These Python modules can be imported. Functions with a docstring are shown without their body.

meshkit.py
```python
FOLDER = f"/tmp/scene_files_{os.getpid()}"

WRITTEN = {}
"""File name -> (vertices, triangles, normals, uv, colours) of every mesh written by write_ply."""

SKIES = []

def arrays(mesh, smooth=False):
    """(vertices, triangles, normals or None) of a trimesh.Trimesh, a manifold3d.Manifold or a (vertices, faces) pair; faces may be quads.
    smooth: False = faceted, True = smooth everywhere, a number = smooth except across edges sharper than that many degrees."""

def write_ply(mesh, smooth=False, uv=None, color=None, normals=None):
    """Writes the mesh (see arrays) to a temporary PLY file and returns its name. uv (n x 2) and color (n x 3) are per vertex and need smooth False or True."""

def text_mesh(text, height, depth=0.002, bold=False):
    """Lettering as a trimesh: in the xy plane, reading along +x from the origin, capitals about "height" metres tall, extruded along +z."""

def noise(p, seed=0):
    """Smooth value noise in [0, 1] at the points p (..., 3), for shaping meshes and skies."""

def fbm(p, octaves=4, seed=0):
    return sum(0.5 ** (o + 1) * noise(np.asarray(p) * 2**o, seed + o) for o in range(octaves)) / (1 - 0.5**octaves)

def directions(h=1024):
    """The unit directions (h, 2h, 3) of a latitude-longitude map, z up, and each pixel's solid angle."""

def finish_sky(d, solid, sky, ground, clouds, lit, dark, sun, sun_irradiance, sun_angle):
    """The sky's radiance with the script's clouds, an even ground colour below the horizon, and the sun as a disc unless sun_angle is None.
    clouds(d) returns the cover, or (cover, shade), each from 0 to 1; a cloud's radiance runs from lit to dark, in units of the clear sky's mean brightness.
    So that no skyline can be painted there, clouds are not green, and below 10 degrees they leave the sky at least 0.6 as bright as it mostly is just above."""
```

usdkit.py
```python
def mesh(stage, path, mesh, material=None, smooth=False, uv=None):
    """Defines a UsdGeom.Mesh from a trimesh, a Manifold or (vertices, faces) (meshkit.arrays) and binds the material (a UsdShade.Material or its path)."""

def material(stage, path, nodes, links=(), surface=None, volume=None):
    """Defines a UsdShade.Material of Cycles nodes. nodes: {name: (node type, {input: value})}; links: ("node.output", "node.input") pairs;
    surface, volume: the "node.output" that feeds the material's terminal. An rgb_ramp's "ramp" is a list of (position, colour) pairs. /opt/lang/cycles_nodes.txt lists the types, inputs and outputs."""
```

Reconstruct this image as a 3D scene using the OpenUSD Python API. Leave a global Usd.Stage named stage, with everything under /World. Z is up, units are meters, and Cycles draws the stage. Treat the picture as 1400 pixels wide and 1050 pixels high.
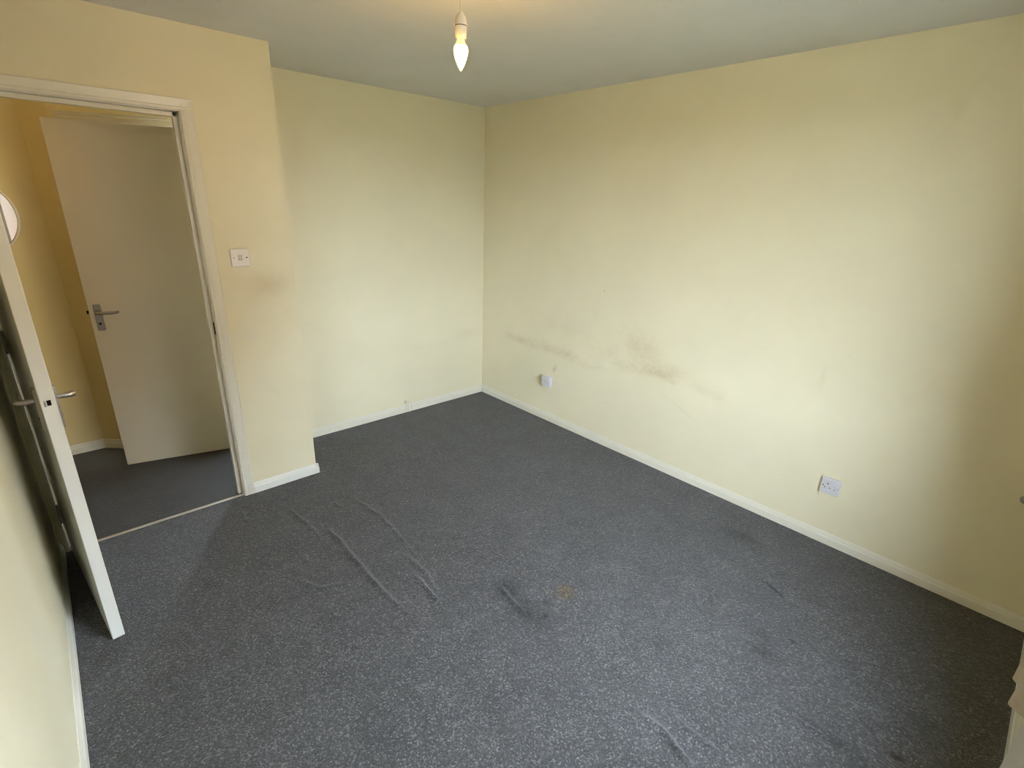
import math
import numpy as np
import trimesh
import manifold3d as m3
import usdkit, meshkit
from pxr import Usd, UsdGeom, UsdLux, UsdShade, Sdf, Gf, Vt

stage = Usd.Stage.CreateInMemory()
UsdGeom.SetStageUpAxis(stage, UsdGeom.Tokens.z)
UsdGeom.SetStageMetersPerUnit(stage, 1.0)
UsdGeom.Xform.Define(stage, '/World')
UsdGeom.Scope.Define(stage, '/World/Looks')
stage.SetDefaultPrim(stage.GetPrimAtPath('/World'))

# ------------------------------------------------------------------ camera, sky, exposure
EXPOSURE = 0.0
cam = UsdGeom.Camera.Define(stage, '/World/camera')
fwd = np.array([0.63968363, 0.69068764, -0.3372765])
up = np.array([0.20500178, 0.26959658, 0.94089955])
fwd /= np.linalg.norm(fwd)
right = np.cross(fwd, up); right /= np.linalg.norm(right)
up = np.cross(right, fwd)
CAM = (0.22506, 0.0, 1.64112)
cam.AddTransformOp().Set(Gf.Matrix4d(*right, 0, *up, 0, *(-fwd), 0, *CAM, 1))
cam.CreateHorizontalApertureAttr(36.0)
cam.CreateFocalLengthAttr(36.0 * 686.655 / 1400)
cam.CreateClippingRangeAttr(Gf.Vec2f(0.02, 200))
cam.CreateExposureAttr(EXPOSURE)

SKY = 19.3            # overcast sky radiance overhead
HALL_LAMP = 19.0
BULB = 380.0
usdkit.material(stage, '/World/Looks/overcast_sky', {
    'g': ('geometry', {}), 's': ('separate_xyz', {}),
    'r': ('rgb_ramp', {'ramp': [(0.0, (.10, .105, .085)), (0.495, (.12, .125, .10)), (0.506, (.95, 1.08, 1.26)), (0.58, (1.0, 1.16, 1.40)), (0.75, (.95, 1.11, 1.36)), (1.0, (.92, 1.09, 1.34))]}),
    'm': ('map_range', {'from_min': -1.0, 'from_max': 1.0, 'to_min': 0.0, 'to_max': 1.0}),
    'b': ('background_shader', {'strength': SKY})},
    [('g.position', 's.vector'), ('s.z', 'm.value'), ('m.result', 'r.fac'), ('r.color', 'b.color')], surface='b.background')
dome = UsdLux.DomeLight.Define(stage, '/World/sky')
dome.CreateIntensityAttr(1.0)
UsdShade.MaterialBindingAPI.Apply(dome.GetPrim()).Bind(UsdShade.Material.Get(stage, '/World/Looks/overcast_sky'))

# ------------------------------------------------------------------ helpers
USED = {}
def numbered(parent, name):
    k = (parent, name)
    n = USED.get(k, -1) + 1
    USED[k] = n
    return name if n == 0 else f'{name}_{n:03d}'

def setdata(p, label=None, cat=None, group=None, kind=None):
    for k, v in (('label', label), ('category', cat), ('group', group), ('kind', kind)):
        if v: p.SetCustomDataByKey(k, v)

def mesh_of(m):
    if isinstance(m, list):
        m = trimesh.util.concatenate([mesh_of(x) for x in m])
    if hasattr(m, 'to_mesh'):
        v, f, _ = meshkit.arrays(m)
        m = trimesh.Trimesh(v, f, process=False)
    return m

def obj(name, mesh, mat, parent='/World', smooth=False, tint=None, **data):
    if not isinstance(parent, str): parent = str(parent.GetPath())
    path = f'{parent}/{numbered(parent, name)}'
    mesh = mesh_of(mesh)
    if tint is not None:                      # colour multiplier for stains, wear and painted hall dimness, one per vertex
        v, f = np.asarray(mesh.vertices), np.asarray(mesh.faces)
        p = usdkit.mesh(stage, path, (v, f), f'/World/Looks/{mat}', smooth=smooth)
        c = tint(v)
        UsdGeom.PrimvarsAPI(p).CreatePrimvar('tint', Sdf.ValueTypeNames.Color3fArray, 'vertex').Set(Vt.Vec3fArray.FromNumpy(np.clip(c, 0, 1.3).astype(np.float32)))
    else:
        p = usdkit.mesh(stage, path, mesh, f'/World/Looks/{mat}', smooth=smooth)
    setdata(p.GetPrim(), **data)
    return p.GetPrim()

def thing(name, loc=(0, 0, 0), rotz=0.0, **data):
    x = UsdGeom.Xform.Define(stage, '/World/' + numbered('/World', name))
    x.AddTranslateOp().Set(Gf.Vec3d(*map(float, loc)))
    x.AddRotateZOp().Set(float(rotz))
    setdata(x.GetPrim(), **data)
    return x.GetPrim()

def mbox(x0, y0, z0, x1, y1, z1):
    return m3.Manifold.cube((x1 - x0, y1 - y0, z1 - z0)).translate((x0, y0, z0))

def rbox(x0, y0, z0, x1, y1, z1, r=0.002, seg=12):
    s = m3.Manifold.sphere(r, seg)
    return m3.Manifold.batch_hull([s.translate((x, y, z)) for x in (x0 + r, x1 - r) for y in (y0 + r, y1 - r) for z in (z0 + r, z1 - r)])

def cap_tris(P):
    P = np.array(P, float)
    area = np.sum(P[:, 0] * np.roll(P[:, 1], -1) - P[:, 1] * np.roll(P[:, 0], -1))
    if area > 0: return np.asarray(m3.triangulate([P]))
    return (len(P) - 1 - np.asarray(m3.triangulate([P[::-1]])))[:, ::-1]

def profile(pts, a, b, flip=False):
    """Sweep a closed (out, up) profile straight from a to b (points on the wall at floor level); out is to the left of a->b."""
    a, b = np.array(a, float), np.array(b, float)
    d = (b - a) / np.linalg.norm(b - a)
    n = np.array([-d[1], d[0]]) * (-1 if flip else 1)
    P = np.array(pts, float); k = len(P)
    va = [(*(a + n * o), u) for o, u in P]; vb = [(*(b + n * o), u) for o, u in P]
    f = []
    for i in range(k):
        j = (i + 1) % k
        f += [(i, j, k + j), (i, k + j, k + i)]
    tri = cap_tris(P)
    f = np.vstack([f, tri[:, ::-1], tri + k])
    t = trimesh.Trimesh(np.array(va + vb), f, process=False)
    t.fix_normals()
    return t

def tube(pts, r, seg=10, cap=True):
    pts = np.asarray(pts, float)
    rr = np.broadcast_to(r, (len(pts),))
    T = np.gradient(pts, axis=0); T /= np.linalg.norm(T, axis=1, keepdims=True)
    ref = np.array([0, 0, 1.0]) if abs(T[0, 2]) < .9 else np.array([1.0, 0, 0])
    V = []
    for p, t, q in zip(pts, T, rr):
        u = np.cross(ref, t); u /= np.linalg.norm(u); w = np.cross(t, u)
        a = np.arange(seg) / seg * 2 * np.pi
        V.append(p + q * (np.cos(a)[:, None] * u + np.sin(a)[:, None] * w))
    V = np.vstack(V); n = len(pts); F = []
    for i in range(n - 1):
        for k in range(seg):
            a, b = i * seg + k, i * seg + (k + 1) % seg
            F += [(a, b, b + seg), (a, b + seg, a + seg)]
    if cap:
        V = np.vstack([V, pts[0], pts[-1]])
        for k in range(seg):
            F += [(n * seg, (k + 1) % seg, k), (n * seg + 1, (n - 1) * seg + k, (n - 1) * seg + (k + 1) % seg)]
    return trimesh.Trimesh(V, F, process=False)

def lathe(rz, seg=32):
    return trimesh.creation.revolve(np.array(rz, float), sections=seg)

def moved(m, rot=None, loc=(0, 0, 0)):
    m = mesh_of(m).copy()
    if rot is not None:
        T = np.eye(4); T[:3, :3] = rot; m.apply_transform(T)
    m.apply_translation(loc)
    return m

# ------------------------------------------------------------------ materials
def paint(name, col, rough=.6, bump=0.0, scale=200, spec=.4, tint=False, mottle=.04, mscale=3.0):
    nodes = {'p': ('principled_bsdf', {'roughness': rough, 'specular_ior_level': spec}),
             'g': ('geometry', {}),
             'n': ('noise_texture', {'scale': mscale, 'detail': 5, 'roughness': .6}),
             'r': ('rgb_ramp', {'ramp': [(.25, tuple(c * (1 - mottle) for c in col)), (.75, tuple(min(1, c * (1 + mottle)) for c in col))]})}
    links = [('g.position', 'n.vector'), ('n.fac', 'r.fac')]
    out = 'r.color'
    if tint:
        nodes['a'] = ('attribute', {'attribute': 'tint'})
        nodes['x'] = ('mix', {'mix_type': 'multiply', 'fac': 1.0})
        links += [('r.color', 'x.color1'), ('a.color', 'x.color2')]
        out = 'x.color'
    links.append((out, 'p.base_color'))
    if bump:
        nodes['bn'] = ('noise_texture', {'scale': scale, 'detail': 3})
        nodes['bu'] = ('bump', {'strength': bump, 'distance': .002})
        links += [('g.position', 'bn.vector'), ('bn.fac', 'bu.height'), ('bu.normal', 'p.normal')]
    usdkit.material(stage, '/World/Looks/' + name, nodes, links, surface='p.BSDF')

WALL = (.78, .72, .505)
paint('wall_paint', WALL, .62, .25, 160, .3, tint=True, mottle=.025)
paint('hall_paint', (.74, .61, .31), .62, .2, 160, .3)
paint('ceiling_paint', (.74, .74, .70), .8, .25, 120, .2)
paint('gloss_cream', (.76, .73, .60), .28, .0, 60, .5, mottle=.03, mscale=9)
paint('gloss_white', (.78, .78, .70), .25, .0, 60, .5, mottle=.02, mscale=6)
paint('door_paint', (.64, .57, .41), .35, .05, 80, .5, mottle=.02)
paint('bead_gloss', (.64, .57, .41), .12, 0, 1, .6, mottle=.02)
paint('switch_plastic', (.78, .74, .67), .3, 0, 1, .5, mottle=.01)
paint('white_plastic', (.62, .61, .60), .3, 0, 1, .5, mottle=.01)
paint('cream_plastic', (.58, .55, .44), .35, 0, 1, .5, mottle=.01)
paint('pendant_plastic', (.78, .72, .62), .4, 0, 1, .5, mottle=.01)
paint('radiator_enamel', (.78, .78, .76), .3, 0, 1, .5, mottle=.01)
paint('upvc', (.82, .83, .83), .3, 0, 1, .5, mottle=.01)
paint('dark_slot', (.02, .018, .015), .7, 0, 1, .2, mottle=.1)
paint('cable_sheath', (.62, .60, .50), .5, 0, 1, .4)
paint('curtain_cloth', (.60, .52, .42), .9, .5, 900, .1, mottle=.08, mscale=40)
def metal(name, col, rough):
    usdkit.material(stage, '/World/Looks/' + name, {
        'p': ('principled_bsdf', {'metallic': 1.0, 'roughness': rough, 'base_color': col}),
        'g': ('geometry', {}), 'n': ('noise_texture', {'scale': 120, 'detail': 3}),
        'm': ('map_range', {'to_min': rough * .8, 'to_max': rough * 1.25})},
        [('g.position', 'n.vector'), ('n.fac', 'm.value'), ('m.result', 'p.roughness')], surface='p.BSDF')
metal('satin_metal', (.50, .48, .44), .32)
metal('aged_metal', (.36, .34, .31), .42)
metal('strip_metal', (.62, .57, .45), .42)
metal('silver', (.92, .92, .90), .015)

# carpet: grey flecked loops in rows
usdkit.material(stage, '/World/Looks/carpet', {
    'g': ('geometry', {}),
    'v': ('voronoi_texture', {'scale': 190.0, 'randomness': .7}),
    'w': ('white_noise_texture', {'dimensions': '3D'}),
    'r': ('rgb_ramp', {'ramp': [(0.0, (.040, .040, .041)), (.4, (.056, .056, .054)), (.75, (.076, .075, .072)), (.92, (.110, .110, .108)), (1.0, (.165, .163, .152))]}),
    'n': ('noise_texture', {'scale': 6.0, 'detail': 4}),
    'nr': ('rgb_ramp', {'ramp': [(.3, (.88, .88, .88)), (.7, (1.1, 1.1, 1.1))]}),
    'x': ('mix', {'mix_type': 'multiply', 'fac': 1.0}),
    'a': ('attribute', {'attribute': 'tint'}),
    'y': ('mix', {'mix_type': 'multiply', 'fac': 1.0}),
    'b': ('bump', {'strength': .9, 'distance': .004, 'invert': True}),
    'p': ('principled_bsdf', {'roughness': .8, 'specular_ior_level': .35, 'sheen_weight': .15, 'sheen_roughness': .4})},
    [('g.position', 'v.vector'), ('v.position', 'w.vector'), ('w.value', 'r.fac'), ('g.position', 'n.vector'), ('n.fac', 'nr.fac'),
     ('r.color', 'x.color1'), ('nr.color', 'x.color2'), ('x.color', 'y.color1'), ('a.color', 'y.color2'), ('y.color', 'p.base_color'),
     ('v.distance', 'b.height'), ('b.normal', 'p.normal')], surface='p.BSDF')
usdkit.material(stage, '/World/Looks/window_glass', {
    't': ('transparent_bsdf', {}), 'g': ('glossy_bsdf', {'roughness': .0, 'color': (1, 1, 1)}), 'f': ('fresnel', {'IOR': 1.45}), 'm': ('mix_closure', {}),
    'q': ('geometry', {}), 'i': ('math', {'math_type': 'subtract', 'value1': 1.0}), 'k': ('math', {'math_type': 'multiply'})},
    [('q.backfacing', 'i.value2'), ('f.fac', 'k.value1'), ('i.value', 'k.value2'), ('k.value', 'm.fac'), ('t.BSDF', 'm.closure1'), ('g.BSDF', 'm.closure2')], surface='m.closure')
def glow(name, col, s):
    usdkit.material(stage, '/World/Looks/' + name, {'e': ('emission', {'color': col, 'strength': s})}, [], surface='e.emission')
glow('bulb_glow', (1.0, .53, .10), BULB)
glow('bulb_neck_glow', (1.0, .62, .22), 2.2)
glow('hall_lamp_glow', (1.0, .60, .17), HALL_LAMP)

# ------------------------------------------------------------------ dimensions
W, L, D, A, H = 2.9891, 3.3931, 2.8846, 1.2329, 2.336
N = -0.286                 # window wall
T = 0.10
JL, JR, HEAD = 0.032, 0.806, 1.985   # doorway faces
WX0, WX1, WZ0, WZ1 = 1.00, 2.12, 0.66, 2.17  # window opening
HB = 4.10                  # back wall of the hall
HX = -1.25

def sm(x, a, b):
    t = np.clip((x - a) / (b - a), 0, 1); return t * t * (3 - 2 * t)

def nz(v, s, seed, oct=4):
    return meshkit.fbm(np.asarray(v) * s, oct, seed)

# ------------------------------------------------------------------ shell
def wall_mesh(body, holes=(), res=.025):
    for h in holes: body = body - h
    return body.refine_to_length(res)

def blob(y, z, cy, cz, ry, rz, ang=0.0):
    c, s = math.cos(ang), math.sin(ang)
    u, w = (y - cy) * c + (z - cz) * s, -(y - cy) * s + (z - cz) * c
    return np.exp(-((u / ry) ** 2 + (w / rz) ** 2))

BROWN = np.array([.40, .52, .70])      # how much of each channel a full stain takes away
def tint_right(v):
    y, z = v[:, 1], v[:, 2]
    n = nz(v, 5, 3); n2 = nz(v, 22, 5)
    s = np.zeros(len(v))
    # headboard grease band, ragged
    n3 = nz(v, 60, 7, 3)
    rag = np.clip(.15 + 2.2 * (n - .22) + 1.3 * (n3 - .5), 0, 1.6)
    mid = np.interp(y, [1.2, 1.35, 1.65, 1.85, 2.2, 2.6, 3.08], [.615, .625, .640, .625, .560, .585, .602]) + .035 * (n - .5)
    top = np.interp(y, [1.2, 1.6, 1.85, 2.2, 2.6, 3.08], [.05, .10, .13, .07, .05, .035])
    along = np.interp(y, [1.15, 1.3, 1.5, 1.75, 1.95, 2.2, 2.6, 2.95, 3.06, 3.14], [0, .45, .70, .75, .72, .85, .9, 1.1, 1.0, 0])
    d = z - mid
    band = np.where(d > 0, np.exp(-(d / top) ** 2), np.exp(-(d / .028) ** 2))
    s += .40 * band * along * rag
    s += .16 * blob(y, z, 1.75, .80, .22, .12, .3) * rag
    s += .10 * blob(y, z, 2.3, .75, .5, .16) * rag
    s += .55 * blob(y, z, 2.505, .442, .014, .022, .5) + .25 * blob(y, z, 2.49, .475, .012, .012) + .12 * np.exp(-((y - 2.2) / .9) ** 2) * np.exp(-((z - .32) / .2) ** 2) * 0
    s += .16 * blob(y, z, 1.19, .60, .035, .04) * np.clip(3 * (n3 - .3), 0, 1.5)
    s += .13 * blob(y, z, 1.41, .46, .11, .008, .44)
    s += .12 * blob(y, z, .70, .87, .012, .05)
    s += .6 * blob(y, z, 2.098, 1.111, .006, .005) + .35 * blob(y, z, .61, 1.013, .006, .005)
    s += .16 * blob(y, z, 2.41, .86, .004, .09)
    s += .10 * sm(z, .42, .12) * 0
    s += .06 * (n - .45)
    return 1 - s[:, None] * BROWN

def tint_far(v):
    x, z = v[:, 0], v[:, 2]
    n = nz(v, 5, 13); n2 = nz(v, 24, 4)
    s = .20 * blob(x, z, 2.80, .575, .10, .045) * (.4 + n) + .10 * blob(x, z, 2.45, .53, .25, .03) * n
    s += .5 * blob(x, z, 1.84, .521, .005, .006)
    s += .10 * blob(x, z, 1.70, .62, .45, .12) * (n2 * .7)
    s += .06 * (n - .45)
    return 1 - s[:, None] * BROWN

def tint_door(v):
    x, z = v[:, 0], v[:, 2]
    n = nz(v, 9, 23); n2 = nz(v, 30, 6)
    front = (v[:, 1] < D + .01)
    s = .30 * blob(x, z, 1.11, 1.18, .10, .06, .3) * (.3 + n2) + .22 * blob(x, z, 1.03, 1.20, .08, .05) * (.3 + n) + .16 * blob(x, z, 1.0, 1.26, .12, .04) * n
    s += .10 * blob(x, z, 1.0, 1.08, .22, .14) * n
    s += .35 * blob(x, z, 1.065, .58, .006, .006)
    s += .06 * (n - .45)
    t = 1 - s[:, None] * BROWN
    g = .10 * blob(x, z, .974, .93, .03, .03)      # greyish filler patch
    t = t * (1 - g[:, None] * np.array([.2, .2, -.6]))
    return np.where(front[:, None], t, 1)

def tint_plain(v):
    n = nz(v, 5, 33); return 1 - (.06 * (n - .45))[:, None] * BROWN

obj('wall_right', wall_mesh(mbox(W, N - T, -.1, W + T, L + T, H), res=.011), 'wall_paint', tint=tint_right, kind='structure',
    label='long magnolia wall with a brown grease band and two sockets')
obj('wall_back', wall_mesh(mbox(A, L, -.1, W, L + T, H), res=.014), 'wall_paint', tint=tint_far, kind='structure',
    label='magnolia far wall of the alcove right of the doorway')
obj('wall_alcove', wall_mesh(mbox(A - T, D + T, -.1, A, L + T, H)), 'wall_paint', tint=tint_plain, kind='structure',
    label='short return wall of the alcove behind the doorway corner')
obj('wall_door', wall_mesh(mbox(HX - T, D, -.1, A, D + T, H), [mbox(JL - .0115, D - 1, -.2, JR + .025, D + 1, HEAD + .025)], res=.014), 'wall_paint', tint=tint_door, kind='structure',
    label='magnolia wall holding the doorway and the light switch')
obj('wall_left', wall_mesh(mbox(-T, N - T, -.1, 0, D, H)), 'wall_paint', tint=tint_plain, kind='structure',
    label='pale wall at left behind the open door')
obj('wall_window', wall_mesh(mbox(0, N - .12, -.1, W, N, H), [mbox(WX0, N - 1, WZ0, WX1, N + 1, WZ1)]), 'wall_paint', tint=tint_plain, kind='structure',
    label='wall with the window behind the camera')
obj('ceiling', mbox(-T, N - .25, H, W + T, L + T, H + .1), 'ceiling_paint', kind='structure', label='plain white painted ceiling of the bedroom')

# hall shell
hp = [(HX, HB), (.279, HB), (.40, 3.983), (1.133, 3.620)]
names = ['wall_hall_back', 'wall_hall_corner', 'wall_hall_right']
labs = ['yellowish hall wall that carries the round mirror', 'narrow slanted hall wall left of the far door', 'hall wall behind the far door leaf']
def slab(a, b, z0, z1, t, m0=0, m1=0):
    a, b = np.array(a, float), np.array(b, float); d = (b - a) / np.linalg.norm(b - a); n = np.array([-d[1], d[0]])
    q = [a, b, b + n * t + d * m1, a + n * t - d * m0]
    return m3.Manifold.extrude(m3.CrossSection([[tuple(x) for x in q]]), z1 - z0).translate((0, 0, z0))
for i in range(3):
    obj(names[i], slab(hp[i], hp[i + 1], -.1, H, T, .0 if i != 1 else .04, .04 if i == 0 else 0), 'hall_paint', kind='structure', label=labs[i])
obj('wall_hall_left', mbox(HX - T, D + T, -.1, HX, HB + T, H), 'hall_paint', kind='structure', label='end wall of the hall out of sight at left')
obj('ceiling_hall', mbox(HX - T, D + T, H, A - T, HB + T, H + .1), 'ceiling_paint', kind='structure', label='white ceiling of the hall')

# ------------------------------------------------------------------ carpets
def seg_dist(x, y, P):
    best = np.full(x.shape, 9.0); tt = np.zeros(x.shape); tot = 0; lens = []
    P = np.array(P, float)
    ln = np.linalg.norm(np.diff(P, axis=0), axis=1); total = ln.sum(); acc = 0
    for i in range(len(P) - 1):
        d = P[i + 1] - P[i]
        t = np.clip(((x - P[i, 0]) * d[0] + (y - P[i, 1]) * d[1]) / (d @ d), 0, 1)
        q = np.hypot(x - P[i, 0] - t * d[0], y - P[i, 1] - t * d[1])
        m = q < best
        best[m] = q[m]; tt[m] = (acc + t[m] * ln[i]) / total
        acc += ln[i]
    return best, tt

RIDGES = [  # points along a ruck in the carpet, height, half width
    ([(.948, 2.616), (.973, 2.425), (.982, 2.205)], 0.0101, 0.0087),
    ([(1.047, 2.313), (1.04, 1.995), (1.037, 1.665), (1.053, 1.507)], 0.0186, 0.0116),
    ([(1.276, 2.463), (1.31, 2.189), (1.286, 1.861)], 0.0101, 0.0101),
    ([(1.246, 1.829), (1.249, 1.651), (1.21, 1.50)], 0.0101, 0.0116),
    ([(1.20, 1.69), (1.19, 1.46)], 0.0169, 0.0101),
    ([(.869, 2.152), (.858, 2.078)], 0.0085, 0.0072),
    ([(.754, 2.748), (.739, 2.567)], 0.0068, 0.0072),
    ([(1.166, 2.494), (1.176, 2.419)], 0.0085, 0.0072),
    ([(.77, 2.02), (.83, 1.88), (.945, 1.832)], 0.0068, 0.0101),
    ([(.882, 1.273), (.883, 1.102), (.848, .981)], .0060, .0110),
    ([(.95, 1.13), (.93, 1.02)], 0.0068, 0.0087),
    ([(1.42, .603), (1.43, .509), (1.40, .36)], 0.0186, 0.0116),
    ([(1.50, .52), (1.50, .33)], 0.0085, 0.0101),
    ([(1.46, 1.39), (1.43, 1.17)], 0.0085, 0.0101),
    ([(1.82, .25), (1.83, .13)], 0.0068, 0.0072),
]
def carpet_height(x, y):
    z = np.zeros_like(x)
    P = np.stack([x, y, 0 * x], -1)
    wob = meshkit.fbm(P * 14, 3, 8) - .5
    for pts, h, w in RIDGES:
        c = np.mean(pts, 0); far = np.hypot(x - c[0], y - c[1]) < .7
        d, t = seg_dist(x[far] + .02 * wob[far], y[far], pts)
        z[far] = np.maximum(z[far], h * np.exp(-(d / w) ** 2) * np.clip(np.sin(np.pi * np.clip(t, .04, .96)) * 1.6, 0, 1) * (.8 + .8 * wob[far]))
    return z + .0015 * (meshkit.fbm(P * 3, 3, 2) - .5)

def tint_carpet(v):
    x, y = v[:, 0], v[:, 1]
    n = nz(v * [1, 1, 0], 30, 9); nn = nz(v * [1, 1, 0], 70, 19, 2)
    c = np.ones((len(v), 3))
    def dark(cx, cy, rx, ry, k, col=(1, 1, 1), ang=0, rag=1.0):
        b = blob(x, y, cx, cy, rx, ry, ang) * np.clip(.3 + rag * 1.4 * (n - .1), 0, 1.2)
        c[:] *= 1 - np.clip(k * b, 0, .9)[:, None] * np.array(col)
    dark(1.48, 1.34, .03, .05, .55); dark(1.445, 1.20, .035, .10, .55); dark(1.47, 1.28, .06, .12, .25)
    dark(1.488, 1.111, .012, .012, .8, (.8, 1, .9)); dark(1.55, 1.16, .03, .02, .3)
    dark(2.017, .415, .03, .045, .55); dark(2.163, .356, .012, .012, .7); dark(2.10, .45, .03, .04, .45)
    dark(2.229, .185, .011, .011, .85, rag=.2); dark(1.84, .20, .012, .07, .55); dark(1.841, .10, .02, .05, .45)
    dark(1.933, -.037, .012, .02, .8, (.75, 1, 1)); dark(2.135, -.068, .05, .05, .4); dark(2.0, .05, .03, .03, .35)
    dark(2.69, .80, .05, .09, .55); dark(2.62, .72, .03, .04, .4); dark(2.50, .38, .03, .03, .35)
    d, t = seg_dist(x, y, [(2.434, .575), (2.40, .495)])
    c[:] *= (1 - .8 * np.exp(-(d / .007) ** 2))[:, None]
    for p in [(2.46, .40), (2.36, .37), (1.83, 1.30), (1.13, 1.57), (2.05, .22), (1.95, .30), (1.75, .02), (2.30, .02)]:
        dark(p[0], p[1], .009, .012, .75, rag=.2)
    # faint trodden zones
    dark(1.5, 1.25, .30, .35, .10, rag=.4); dark(.95, 1.9, .25, .4, .10, rag=.4)
    # rust-brown spill
    b = np.exp(-((np.hypot((x - 1.662) / .040, (y - 1.150) / .046)) ** 4)) * np.clip(.2 + 1.5 * n, 0, 1)
    br = np.array([1.35, 1.0, .60])
    c = c * (1 + b[:, None] * (br - 1))
    return c

def carpet(x0, x1, y0, y1, step, cut=None, ridges=True):
    xs = np.linspace(x0, x1, int(round((x1 - x0) / step)) + 1); ys = np.linspace(y0, y1, int(round((y1 - y0) / step)) + 1)
    X, Y = np.meshgrid(xs, ys, indexing='ij')
    Z = carpet_height(X.ravel(), Y.ravel()) if ridges else .001 * (meshkit.fbm(np.stack([X.ravel() * 3, Y.ravel() * 3, 0 * X.ravel()], -1), 3, 4) - .5)
    V = np.stack([X.ravel(), Y.ravel(), Z], -1)
    i, j = np.meshgrid(np.arange(len(xs) - 1), np.arange(len(ys) - 1), indexing='ij'); i, j = i.ravel(), j.ravel(); k = len(ys)
    if cut is not None:
        m = ~cut((xs[i] + xs[i + 1]) / 2, (ys[j] + ys[j + 1]) / 2); i, j = i[m], j[m]
    q = np.stack([i * k + j, (i + 1) * k + j, (i + 1) * k + j + 1, i * k + j + 1], 1)
    F = np.vstack([q[:, [0, 1, 2]], q[:, [0, 2, 3]]])
    return trimesh.Trimesh(V, F, process=False)

top = carpet(-.0, W, N, L, .0056, cut=lambda x, y: (y > D + .012) & (x < A - .0))
slab_f = mesh_of(mbox(-.0, N, -.10, W, D + .01, -.006) + mbox(A, N, -.10, W, L, -.006))
obj('floor', [top, slab_f], 'carpet', smooth=True, tint=lambda v: np.clip(tint_carpet(v), 0, 2), kind='structure',
    label='dark grey flecked fitted carpet with rucks and stains')
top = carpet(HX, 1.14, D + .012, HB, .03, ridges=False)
obj('floor_hall', [top, mesh_of(mbox(HX, D + .012, -.10, 1.133, HB, -.006))], 'carpet', smooth=True, tint=lambda v: np.ones((len(v), 3)) * [.56, .52, .43], kind='structure',  # even tint paints the weaker hall daylight into the same carpet
    label='dark grey hall carpet tinted darker for the dim light beyond the threshold strip')

# ------------------------------------------------------------------ skirtings
SK = [(0, -.004), (.014, -.004), (.014, .036), (.0125, .040), (.009, .044), (.0085, .050), (.005, .058), (.003, .063), (0, .063)]
def skirting(side, a, b, mat='gloss_cream', label=None, pts=SK):
    obj('baseboard_' + side, profile(pts, a, b), mat, smooth=25, kind='structure', label=label)
skirting('right', (W, N), (W, L), label='cream gloss skirting along the long right wall')
skirting('back', (W, L), (A, L), label='cream gloss skirting along the far alcove wall')
skirting('left', (0, D), (0, N), 'gloss_cream', label='white gloss skirting along the left wall')
skirting('window', (0, N), (W, N), 'gloss_white', label='white gloss skirting under the window')
AX = JR + .057    # outer edge of the architrave
skirting('door', (A + .013, D), (AX, D), 'gloss_white', label='short white skirting between doorway and corner')
skirting('alcove', (A, L), (A, D - .013), 'gloss_white', label='short skirting along the alcove return')
skirting('hall_back', (.279 + .006, HB), (HX, HB), label='cream skirting along the hall wall under the mirror')
skirting('hall_corner', hp[2], hp[1], label='cream skirting on the slanted hall wall')
skirting('hall_right', hp[3], hp[2], label='cream skirting behind the far door')

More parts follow.
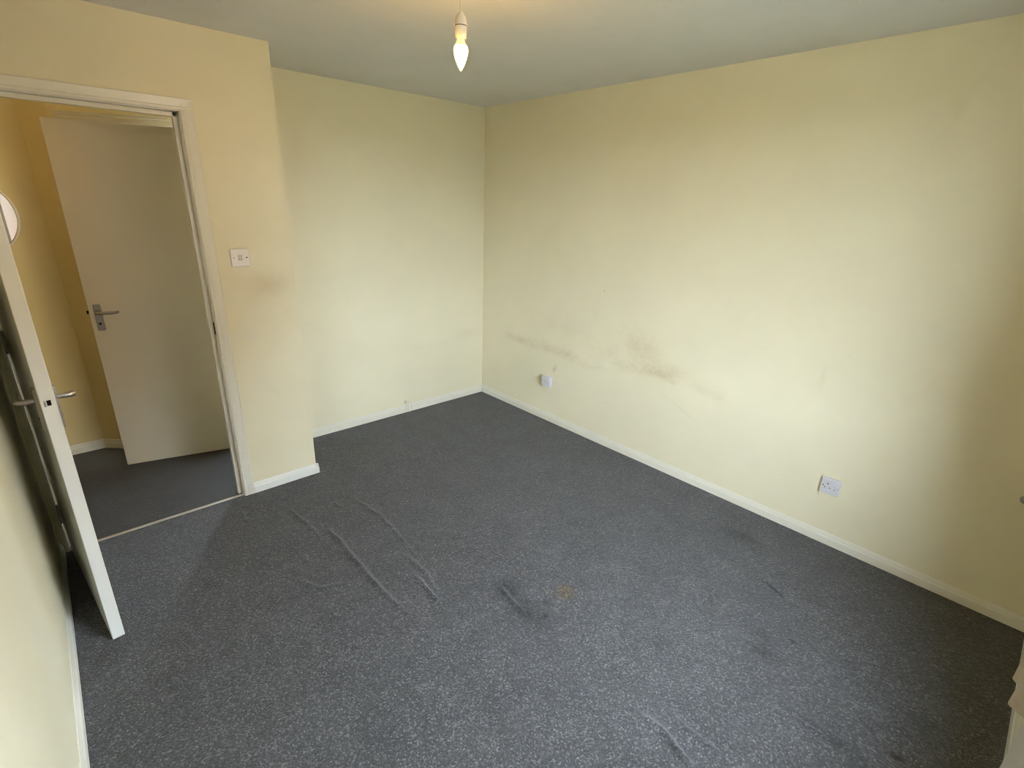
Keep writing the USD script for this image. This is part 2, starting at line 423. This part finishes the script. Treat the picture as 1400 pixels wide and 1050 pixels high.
# ------------------------------------------------------------------ doorway lining and architraves
tr = thing('trim_1', kind='structure', label='cream gloss lining and architrave around the open doorway')
DB = D + T
obj('lining', rbox(JR, D - .001, -.004, JR + .026, DB + .001, HEAD + .026, .0015), 'gloss_cream', tr, smooth=30)
obj('lining', rbox(JL - .012, D - .001, -.004, JL, DB + .001, HEAD + .026, .0015), 'gloss_cream', tr, smooth=30)
obj('lining_head', rbox(JL - .0, D - .001, HEAD, JR + .0, DB + .001, HEAD + .026, .0015), 'gloss_cream', tr, smooth=30)
SY0, SY1 = D + .040, D + .072
obj('door_stop', rbox(JR - .018, SY0, -.004, JR, SY1, HEAD, .002), 'gloss_cream', tr, smooth=30)
obj('door_stop', rbox(JL, SY0, -.004, JL + .018, SY1, HEAD, .002), 'gloss_cream', tr, smooth=30)
obj('door_stop', rbox(JL, SY0, HEAD - .018, JR, SY1, HEAD, .002), 'gloss_cream', tr, smooth=30)
def arch_v(x_in, x_out, y, out, z0, z1):
    """Upright architrave: rounded bead by the opening, flat, small outer step."""
    d = x_out - x_in; s = np.sign(d); w = abs(d)
    pr = [(0, 0), (0, .008), (.004, .012), (.012, .013), (.016, .010), (w - .012, .014), (w - .004, .015), (w, .011), (w, 0)]
    P = [(x_in + s * a, y + out * b) for a, b in pr]
    cs = m3.CrossSection([P if s * out > 0 else P[::-1]], m3.FillRule.NonZero)
    return m3.Manifold.extrude(cs, z1 - z0).translate((0, 0, z0))
def arch_h(x0, x1, y, out, z_in, w):
    pr = [(0, 0), (0, .008), (.004, .012), (.012, .013), (.016, .010), (w - .012, .014), (w - .004, .015), (w, .011), (w, 0)]
    v = [(x, y + out * b, z_in + a) for x in (x0, x1) for a, b in pr]
    k = len(pr); f = []
    for i in range(k):
        j = (i + 1) % k; f += [(i, j, k + j), (i, k + j, k + i)]
    tri = cap_tris(pr)
    f = np.vstack([f, tri[:, ::-1], tri + k])
    t = trimesh.Trimesh(v, f, process=False); t.fix_normals(); return t
obj('architrave', arch_v(JR + .004, AX, D, -1, -.003, HEAD + .053), 'gloss_cream', tr, smooth=25)
obj('architrave_head', arch_h(.0005, AX, D - .0005, -1, HEAD + .003, .051), 'gloss_cream', tr, smooth=25)
obj('architrave', arch_v(JR + .004, AX, DB, 1, -.003, HEAD + .053), 'gloss_cream', tr, smooth=25)
obj('architrave_head', arch_h(.0005, AX, DB + .0005, 1, HEAD + .003, .051), 'gloss_cream', tr, smooth=25)
obj('strike_plate', rbox(JR - .0015, D + .006, .955, JR + .001, D + .030, 1.02, .0006, 8), 'dark_slot', tr, label='dark metal strike plate in the right jamb')

st = m3.Manifold.batch_hull([m3.Manifold.cylinder(JR - JL - .004, .0032, .0032, 12).rotate((0, 90, 0)).translate((JL + .002, D + .012 + o, .0018)) for o in (-.006, .006)])
obj('threshold_strip', st.trim_by_plane((0, 0, 1), -.002), 'strip_metal', smooth=40, label='thin worn metal strip across the doorway between the two carpets', cat='threshold strip')

# ------------------------------------------------------------------ lever handle set (local: plate on the y=0 face, outward is -y, lever towards +x)
def handle(parent, xform, mat, plate_h, plate_w, drop, label=None, keyhole=True, short=0):
    """xform maps (N,3) local points to the parent's frame. The spindle is at the local origin, the plate runs from +up to -drop."""
    def put(m):
        m = mesh_of(m).copy(); m.vertices = xform(np.asarray(m.vertices)); m.fix_normals(); return m
    z1 = plate_h - drop
    cs = m3.CrossSection.square((plate_w, plate_h), True).offset(-.007, m3.JoinType.Miter).offset(.007, m3.JoinType.Round, 2, 24)
    pl = m3.Manifold.extrude(cs, .007).rotate((90, 0, 0)).translate((0, 0, z1 - plate_h / 2))
    rim = m3.Manifold.extrude(cs.offset(-.004, m3.JoinType.Round), .009).rotate((90, 0, 0)).translate((0, 0, z1 - plate_h / 2))
    p = obj('handle_plate', put(pl + rim), mat, parent, smooth=30, label=label)
    for z in (z1 - .012, -drop + .012):
        for x in (-plate_w / 2 + .009, plate_w / 2 - .009):
            obj('screw', put(m3.Manifold.sphere(.003, 10).scale((1, .5, 1)).translate((x, -.009, z))), 'aged_metal', p, smooth=True)
    if keyhole:
        obj('keyhole', put(m3.Manifold.cylinder(.003, .0065, .0065, 16).rotate((90, 0, 0)).translate((0, -.0075, -drop + .042))), 'dark_slot', p)
    a = np.linspace(0, np.pi / 2, 8)
    path = [(0, -.008, 0), (0, -.025, 0), (0, -.036, 0)] + [(.014 - .014 * math.cos(t), -.036 - .014 * math.sin(t), 0) for t in a[1:]] + [(.045, -.050, 0), (.075, -.050, .001), (.098, -.050, .004), (.104, -.051, .008)]
    if short == 1: path = [(0, -.008, 0), (0, -.022, 0), (0, -.036, 0), (.002, -.046, 0), (.006, -.052, 0)]
    if short == 2: path = path[:10] + [(.030, -.050, 0), (.046, -.050, .001)]
    lv = tube(path, [.0075, .0085, .0095, .0105, .0100] if short == 1 else np.interp(np.arange(len(path)) / (len(path) - 1), [0, .15, .7, .85, 1], [.0105, .010, .0085, .0085, .006]), 14)
    lv.apply_scale([1, 1, 1])
    obj('lever', put(lv), mat, parent, smooth=50)

# ------------------------------------------------------------------ room door, open into the room against the left wall
TH = 83.9
piv = np.array([JL + .003, D - .004])
t_ = math.radians(TH)
du = np.array([math.cos(t_), -math.sin(t_)])          # along the leaf, hinge to latch edge
dn = np.array([-math.sin(t_), -math.cos(t_)])         # out of the room face, towards the left wall
def door_local(P):                                     # local x along leaf, -y out of the room face, z up
    P = np.asarray(P, float); o = P[:, :1] * du - P[:, 1:2] * dn
    return np.hstack([o, P[:, 2:3]])
LW, LT, LH = .775, .0395, 1.972
d1 = thing('door_1', (piv[0], piv[1], 0), kind='structure', label='white painted room door standing open with its edge towards us')
def dput(m):
    m = mesh_of(m).copy(); m.vertices = door_local(np.asarray(m.vertices)); m.fix_normals(); return m
X0 = .0015
leaf = rbox(X0, .004, .007, X0 + LW, .004 + LT, LH, .003, 16)
hz = .988
ex = X0 + LW
leaf = leaf - mbox(ex - .02, .004 + .0155, hz - .010, ex + .01, .004 + .0265, hz + .010)
obj('leaf', dput(leaf), 'gloss_white', d1, smooth=30)
obj('latch_mortice', dput(mbox(ex - .0195, .004 + .0155, hz - .010, ex - .008, .004 + .0265, hz + .010)), 'dark_slot', d1, label='dark square latch hole in the door edge')
obj('latch_bolt', dput(m3.Manifold.batch_hull([mbox(ex - .004, .004 + .0085, hz - .008, ex + .0012, .004 + .0125, hz + .010), mbox(ex - .004, .004 + .008, hz - .010, ex + .0004, .004 + .014, hz - .005)])), 'satin_metal', d1, label='small worn metal latch tongue')
fy = .004
def room_side(P):   # lever points to the hinge
    P = np.asarray(P).copy(); Q = P.copy(); Q[:, 0] = ex - .055 - P[:, 0]; Q[:, 1] = P[:, 1] + fy; Q[:, 2] = P[:, 2] + hz; return door_local(Q)
def hall_side(P):
    P = np.asarray(P).copy(); Q = P.copy(); Q[:, 0] = ex - .055 - P[:, 0]; Q[:, 1] = fy + LT - P[:, 1]; Q[:, 2] = P[:, 2] + hz; return door_local(Q)
handle(d1, room_side, 'aged_metal', .15, .042, .105, short=2)
handle(d1, hall_side, 'satin_metal', .15, .042, .105, short=1)
for z in (.16, .99, 1.70):
    k = m3.Manifold.cylinder(.10, .0055, .0055, 14).translate((0, 0, z))
    lf = rbox(X0 - .0025, .004, z, X0 + .001, .004 + .030, z + .10, .0008, 8)
    obj('hinge', [dput(k), dput(lf)], 'aged_metal', d1, smooth=30)

# ------------------------------------------------------------------ far door in the hall
a2 = math.atan2(3.552 - 3.698, .902 - .352)
d2 = thing('door_2', (.352, 3.698, 0), math.degrees(a2), kind='structure', label='plain cream flush door standing ajar across the hall')
obj('leaf', rbox(0, 0, .008, .755, .036, 1.982, .0025, 12), 'door_paint', d2, smooth=30)
def far_put(P):
    Q = np.asarray(P).copy(); Q[:, 0] += .042; Q[:, 2] += .986; return Q
handle(d2, far_put, 'aged_metal', .152, .036, .108)
obj('latch_bolt', mbox(-.012, .012, .975, .002, .026, .992), 'dark_slot', d2, label='dark latch bolt sticking out of the edge')
for z in (.2, 1.0, 1.72):
    obj('hinge', m3.Manifold.cylinder(.09, .006, .006, 12).translate((.758, .0, z)), 'aged_metal', d2, smooth=30)
# its frame on the hall wall
dv = np.array(hp[3]) - np.array(hp[2]); ang = math.degrees(math.atan2(dv[1], dv[0])); ln = np.linalg.norm(dv)
t2 = thing('trim_2', (hp[2][0], hp[2][1], 0), ang, kind='structure', label='cream gloss frame around the far hall door')
obj('architrave_head', rbox(.035, -.018, 1.985, ln, 0, 2.045, .003), 'door_paint', t2, smooth=30)
obj('bead', moved(m3.Manifold.cylinder(ln - .035, .007, .007, 24).rotate((0, 90, 0)), None, (.035, -.018, 2.032)), 'bead_gloss', t2, smooth=True)
obj('architrave', rbox(.035, -.018, 0, .085, 0, 1.985, .003), 'door_paint', t2, smooth=30)
obj('architrave', rbox(ln - .05, -.018, 0, ln, 0, 1.985, .003), 'door_paint', t2, smooth=30)

# ------------------------------------------------------------------ mirror on the hall wall
mr = thing('round_mirror', (-.055, HB, 1.49), label='round silver mirror on the hall wall, half hidden by the open door', cat='mirror')
ry = trimesh.transformations.rotation_matrix(math.pi / 2, [1, 0, 0])[:3, :3]
obj('mirror_glass', moved(lathe([(0, 0), (.216, 0), (.216, .008), (.214, .010), (0, .010)], 96), ry), 'silver', mr, smooth=20)
obj('mirror_rim', moved(lathe([(.216, 0), (.226, 0), (.227, .010), (.224, .013), (.217, .0125), (.216, .010), (.216, 0)], 96), ry), 'pendant_plastic', mr, smooth=30, label='thin pale rim')

# ------------------------------------------------------------------ light switch
sw = thing('light_switch', (.968, D, 1.341), label='square white one-gang light switch on the wall right of the doorway', cat='light switch')
obj('back_box', rbox(-.041, -.012, -.041, .041, .0, .041, .002), 'switch_plastic', sw, smooth=30)
pl = rbox(-.043, -.017, -.043, .043, -.010, .043, .0025) - mbox(-.0095, -.02, -.0145, .0095, -.0125, .0145)
obj('plate', pl, 'switch_plastic', sw, smooth=30)
rk = m3.Manifold.batch_hull([mbox(-.009, -.0145, -.014, .009, -.012, .014), mbox(-.009, -.0205, -.014, .009, -.019, -.010)])
obj('rocker', rk, 'cream_plastic', sw, label='yellowed rocker')
for x, m in ((-.030, 'aged_metal'), (.030, 'dark_slot')):
    obj('screw', m3.Manifold.cylinder(.0012, .0034, .0034, 14).rotate((90, 0, 0)).translate((x, -.0166, 0)), m, sw)

# ------------------------------------------------------------------ sockets on the right wall
def socket(y, z, size, depth, label, switched):
    """Faces -x; local u runs along -y (to the right as seen), w up."""
    s = thing('wall_socket', (W, y, z), label=label, cat='socket')
    h = size / 2
    def P(u0, w0, u1, w1, d0, d1, r=0):
        b = (rbox if r else mbox)(-d1, -u1, w0, -d0, -u0, w1, *([r] if r else []))
        return b
    obj('back_box', P(-h + .002, -h + .002, h - .002, h - .002, 0, depth, .002), 'white_plastic', s, smooth=30)
    face = P(-h, -h, h, h, depth - .002, depth + .008, .003)
    holes = [(-.012 if switched else 0, .012, .0028, .0048), (-.0235 if switched else -.011, -.010, .0042, .0026), (-.0005 if switched else .011, -.010, .0042, .0026)]
    for u, w, a, b in holes:
        face = face - P(u - a, w - b, u + a, w + b, depth + .004, depth + .02)
    if switched: face = face - P(.0155, -.006, .0265, .016, depth + .004, depth + .02)
    obj('face_plate', face, 'white_plastic', s, smooth=30)
    for u, w, a, b in holes:
        obj('pin_slot', P(u - a, w - b, u + a, w + b, depth + .002, depth + .0046), 'dark_slot', s)
    if switched:
        obj('rocker_switch', m3.Manifold.batch_hull([P(.016, -.0055, .026, .0155, depth + .003, depth + .006), P(.016, .010, .026, .0155, depth + .009, depth + .0125)]), 'white_plastic', s)
        obj('indicator', P(.019, -.012, .0245, -.0085, depth + .007, depth + .0084), 'dark_slot', s)
    for u in (-.032, .034):
        obj('screw', m3.Manifold.cylinder(.0012, .003, .003, 12).rotate((0, -90, 0)).translate((-depth - .0074, -u, 0)), 'dark_slot' if u < 0 and switched else 'aged_metal', s)
    return s
socket(2.558, .335, .085, .030, 'small square surface socket on the long wall nearest the far corner', False)
socket(.541, .330, .086, .016, 'white switched socket on the long wall nearest the window end', True)

# ------------------------------------------------------------------ pendant
px, py = 1.345, 1.5
pn = thing('pendant_light', (px, py, H), label='bare lit candle bulb hanging on a white cord from the ceiling', cat='pendant light')
zb = 2.100 - H    # top of the bulb below the ceiling
obj('ceiling_rose', lathe([(0, 0), (.045, 0), (.045, -.010), (.036, -.022), (.010, -.030), (0, -.030)], 40), 'pendant_plastic', pn, smooth=30)
cz = 2.197 - H
obj('cord', tube([(0, 0, -.02), (.0005, 0, -.08), (0, 0, cz)], .0030, 10), 'pendant_plastic', pn, smooth=True)
obj('holder_cap', lathe([(0, cz + .002), (.0045, cz + .002), (.010, cz - .004), (.0155, cz - .012), (.0185, cz - .022), (.0195, cz - .034), (0, cz - .034)], 36), 'pendant_plastic', pn, smooth=40)
obj('holder_gap', lathe([(0, cz - .034), (.0180, cz - .034), (.0180, cz - .0365), (0, cz - .0365)], 36), 'dark_slot', pn, smooth=40, label='dark seam in the lamp holder')
obj('holder_skirt', lathe([(0, cz - .0365), (.0188, cz - .0365), (.0185, cz - .052), (.0165, cz - .067), (.0145, cz - .070), (.0125, cz - .070), (0, cz - .066)], 36), 'pendant_plastic', pn, smooth=40)
zb = cz - .066
obj('bulb_neck', lathe([(0, zb), (.011, zb), (.012, zb - .008), (.0155, zb - .016), (.019, zb - .023), (0, zb - .023)], 36), 'bulb_neck_glow', pn, smooth=40, label='warm dimmer neck of the bulb')
obj('bulb', lathe([(0, zb - .023), (.019, zb - .023), (.0215, zb - .029), (.0222, zb - .036), (.0210, zb - .046), (.0170, zb - .060), (.0115, zb - .073), (.006, zb - .083), (.0025, zb - .089), (0, zb - .091)], 40), 'bulb_glow', pn, smooth=60)

# ------------------------------------------------------------------ hall lamp (lights the hall, just out of view)
hl = thing('ceiling_light', (-.14, 3.45, H), label='round flush ceiling lamp in the hall above the doorway', cat='ceiling light')
obj('base', lathe([(0, 0), (.10, 0), (.10, -.018), (0, -.018)], 40), 'white_plastic', hl, smooth=30)
obj('diffuser', lathe([(.094, -.018), (.094, -.030), (.085, -.048), (.06, -.062), (.03, -.069), (0, -.071)], 40), 'hall_lamp_glow', hl, smooth=50)

# ------------------------------------------------------------------ cut cable ends at the far skirting
cb = thing('cable_stub', (2.19, L, 0), label='cut pale cable ends poking out above the far skirting', cat='cable')
obj('sleeve', tube([(-.010, .004, .078), (-.011, -.006, .083), (-.014, -.014, .088), (-.016, -.016, .105)], .0045, 10), 'cable_sheath', cb, smooth=True)
for dx, k in ((-.012, .0), (.004, .004), (.034, .010)):
    obj('wire', tube([(-.012, -.012, .086), (-.010 + dx * .4, -.020, .092 + k), (dx, -.023, .070), (dx * 1.15, -.021, .030), (dx * 1.2 + .003, -.020, .012)], .0018, 8), 'cable_sheath', cb, smooth=True)

# ------------------------------------------------------------------ window (behind the camera, the room's daylight)
wn = thing('window_1', (0, 0, 0), kind='structure', label='white framed window behind the camera')
wy0, wy1 = N - .11, N - .06
fr = mbox(WX0, wy0, WZ0, WX1, wy1, WZ1)
op = [(WX0 + .05, WX1 - .05)]
for a, b in op: fr = fr - mbox(a, wy0 - 1, WZ0 + .05, b, wy1 + 1, WZ1 - .05)
obj('frame', fr, 'upvc', wn)
for a, b in op:
    obj('pane', mbox(a, N - .087, WZ0 + .05, b, N - .083, WZ1 - .05), 'window_glass', wn)
obj('sill', rbox(WX0 - .03, N - .06, WZ0 - .025, WX1 + .03, N + .012, WZ0, .004), 'gloss_white', wn, smooth=30)

# ------------------------------------------------------------------ outside the window, unseen: the garden and a house added to block low sky
paint('grass', (.17, .175, .13), .9, .4, 30, .1, mottle=.25, mscale=.8)
paint('brick_wall', (.30, .19, .14), .85, .2, 40, .2, mottle=.15)
paint('roof_tile', (.16, .11, .09), .8, .2, 40, .2, mottle=.2)
GZ = -2.75
obj('garden_ground', mbox(-40, -60, GZ - .2, 40, -1.2, GZ), 'grass', kind='structure', label='lawn below the window')
hs = thing('sky_blocker_house', (0, 0, 0), kind='structure', label='unseen brick house added across the garden to block part of the sky')
HX0, HX1, HY0, HY1, HE = 2.7, 15.5, -20.0, -12.0, 5.0  # unseen house, sized by how much sky light it blocks
obj('wall', mbox(HX0, HY0, GZ, HX1, HY1, HE), 'brick_wall', hs)
obj('roof', m3.Manifold.batch_hull([mbox(HX0 - .3, HY0 - .4, HE, HX1 + .3, HY1 + .4, HE + .12), mbox(HX0 - .3, (HY0 + HY1) / 2 - .05, HE + 2.3, HX1 + .3, (HY0 + HY1) / 2 + .05, HE + 2.4)]), 'roof_tile', hs)
for z in (GZ + .9, GZ + 3.6):
    for x in (3.4, 6.2, 9.0, 11.8):
        obj('window_frame', mbox(x, HY1 - .02, z, x + 1.3, HY1 + .04, z + 1.2), 'upvc', hs)
        obj('window_glass', mbox(x + .08, HY1 + .03, z + .08, x + 1.22, HY1 + .05, z + 1.12), 'dark_slot', hs)

# ------------------------------------------------------------------ curtain at the right of the window
ct = thing('curtain', (0, 0, 0), label='gathered beige curtain at the right edge beside the window', cat='curtain')
us = np.linspace(0, 1, 90)
def curtain_mesh():
    zs = np.linspace(.262, 2.262, 48); rows = []
    for z in zs:
        h = (z - .26) / 1.99
        xl = np.interp(z, [.262, .60, 1.2, 2.25], [2.08, 2.06, 1.93, 1.86]); xr = np.interp(z, [.262, .6, 1.2, 2.25], [2.37, 2.33, 2.34, 2.36])
        x = xl + us * (xr - xl)
        fold = np.sin(us * 2 * np.pi * 2.55 - 1.0) * (.030 - .006 * h) + .010 * np.sin(us * 21 + z * 1.3)
        y = N + .031 + fold + .010 * (1 - h) + .086 * sm(np.full_like(us, z), .35, .95)
        ret = sm(us, .84, .985); y = y * (1 - ret) + (N + .006) * ret      # the outer end turns back to the wall
        rows.append(np.stack([x, y, np.full_like(x, z)], -1))
    G = np.array(rows)
    dx = np.gradient(G, axis=1); n = np.stack([-dx[..., 1], dx[..., 0], 0 * dx[..., 0]], -1); n /= np.linalg.norm(n, axis=-1, keepdims=True)
    B = G - n * .004
    nz_, nu = G.shape[:2]; V = np.vstack([G.reshape(-1, 3), B.reshape(-1, 3)]); o = nz_ * nu; F = []
    idx = lambda i, j: i * nu + j
    for i in range(nz_ - 1):
        for j in range(nu - 1):
            a, b, c, d = idx(i, j), idx(i, j + 1), idx(i + 1, j + 1), idx(i + 1, j)
            F += [(a, c, b), (a, d, c), (a + o, b + o, c + o), (a + o, c + o, d + o)]
    for j in range(nu - 1):
        for i in (0, nz_ - 1):
            a, b = idx(i, j), idx(i, j + 1); F += [(a, b, b + o), (a, b + o, a + o)]
    for i in range(nz_ - 1):
        for j in (0, nu - 1):
            a, b = idx(i, j), idx(i + 1, j); F += [(a, b, b + o), (a, b + o, a + o)]
    t = trimesh.Trimesh(V, F, process=False); t.fix_normals(); return t
obj('cloth', curtain_mesh(), 'curtain_cloth', ct, smooth=60)
cr = thing('curtain_rail', (0, 0, 0), label='white curtain rail fixed above the window behind the camera', cat='curtain rail')
obj('rail', rbox(.6, N + .102, 2.265, 2.45, N + .132, 2.295, .004), 'white_plastic', cr, smooth=30)
for x in (.7, 1.5, 2.38):
    obj('bracket', rbox(x - .012, N, 2.27, x + .012, N + .108, 2.29, .003), 'white_plastic', cr, smooth=30)

# ------------------------------------------------------------------ radiator under the window
rd = thing('radiator', (0, 0, 0), label='white panel radiator end in the bottom right corner under the window', cat='radiator')
RX0, RX1, RZ0, RZ1, RY = .60, 1.703, .13, .615, -.200
body = rbox(RX0, RY - .05, RZ0, RX1, RY - .004, RZ1, .006)
obj('panel', body, 'radiator_enamel', rd, smooth=30)
for k in range(16):
    x = RX0 + .035 + k * .0495
    obj('rib', rbox(x - .014, RY - .008, RZ0 + .03, x + .014, RY, RZ1 - .03, .0035, 8), 'radiator_enamel', rd, smooth=30)
for x in (RX0 + .15, RX1 - .15):
    obj('wall_bracket', mbox(x - .02, N + .013, RZ0 + .06, x + .02, RY - .045, RZ1 - .06), 'radiator_enamel', rd)
    obj('pipe', tube([(x, RY - .03, -.003), (x, RY - .03, RZ0 + .01)], .0075, 12), 'radiator_enamel', rd, smooth=True)

# ------------------------------------------------------------------ tieback knob on the right wall
kb = thing('tieback_knob', (W, -.116, .590), label='small grey-brown knob on the long wall at the right edge', cat='hook')
obj('stem', tube([(.0, 0, 0), (-.05, 0, 0)], .006, 12), 'aged_metal', kb, smooth=40)
obj('knob', moved(m3.Manifold.sphere(.017, 28).scale((.75, 1, 1)), None, (-.055, 0, 0)), 'aged_metal', kb, smooth=True)
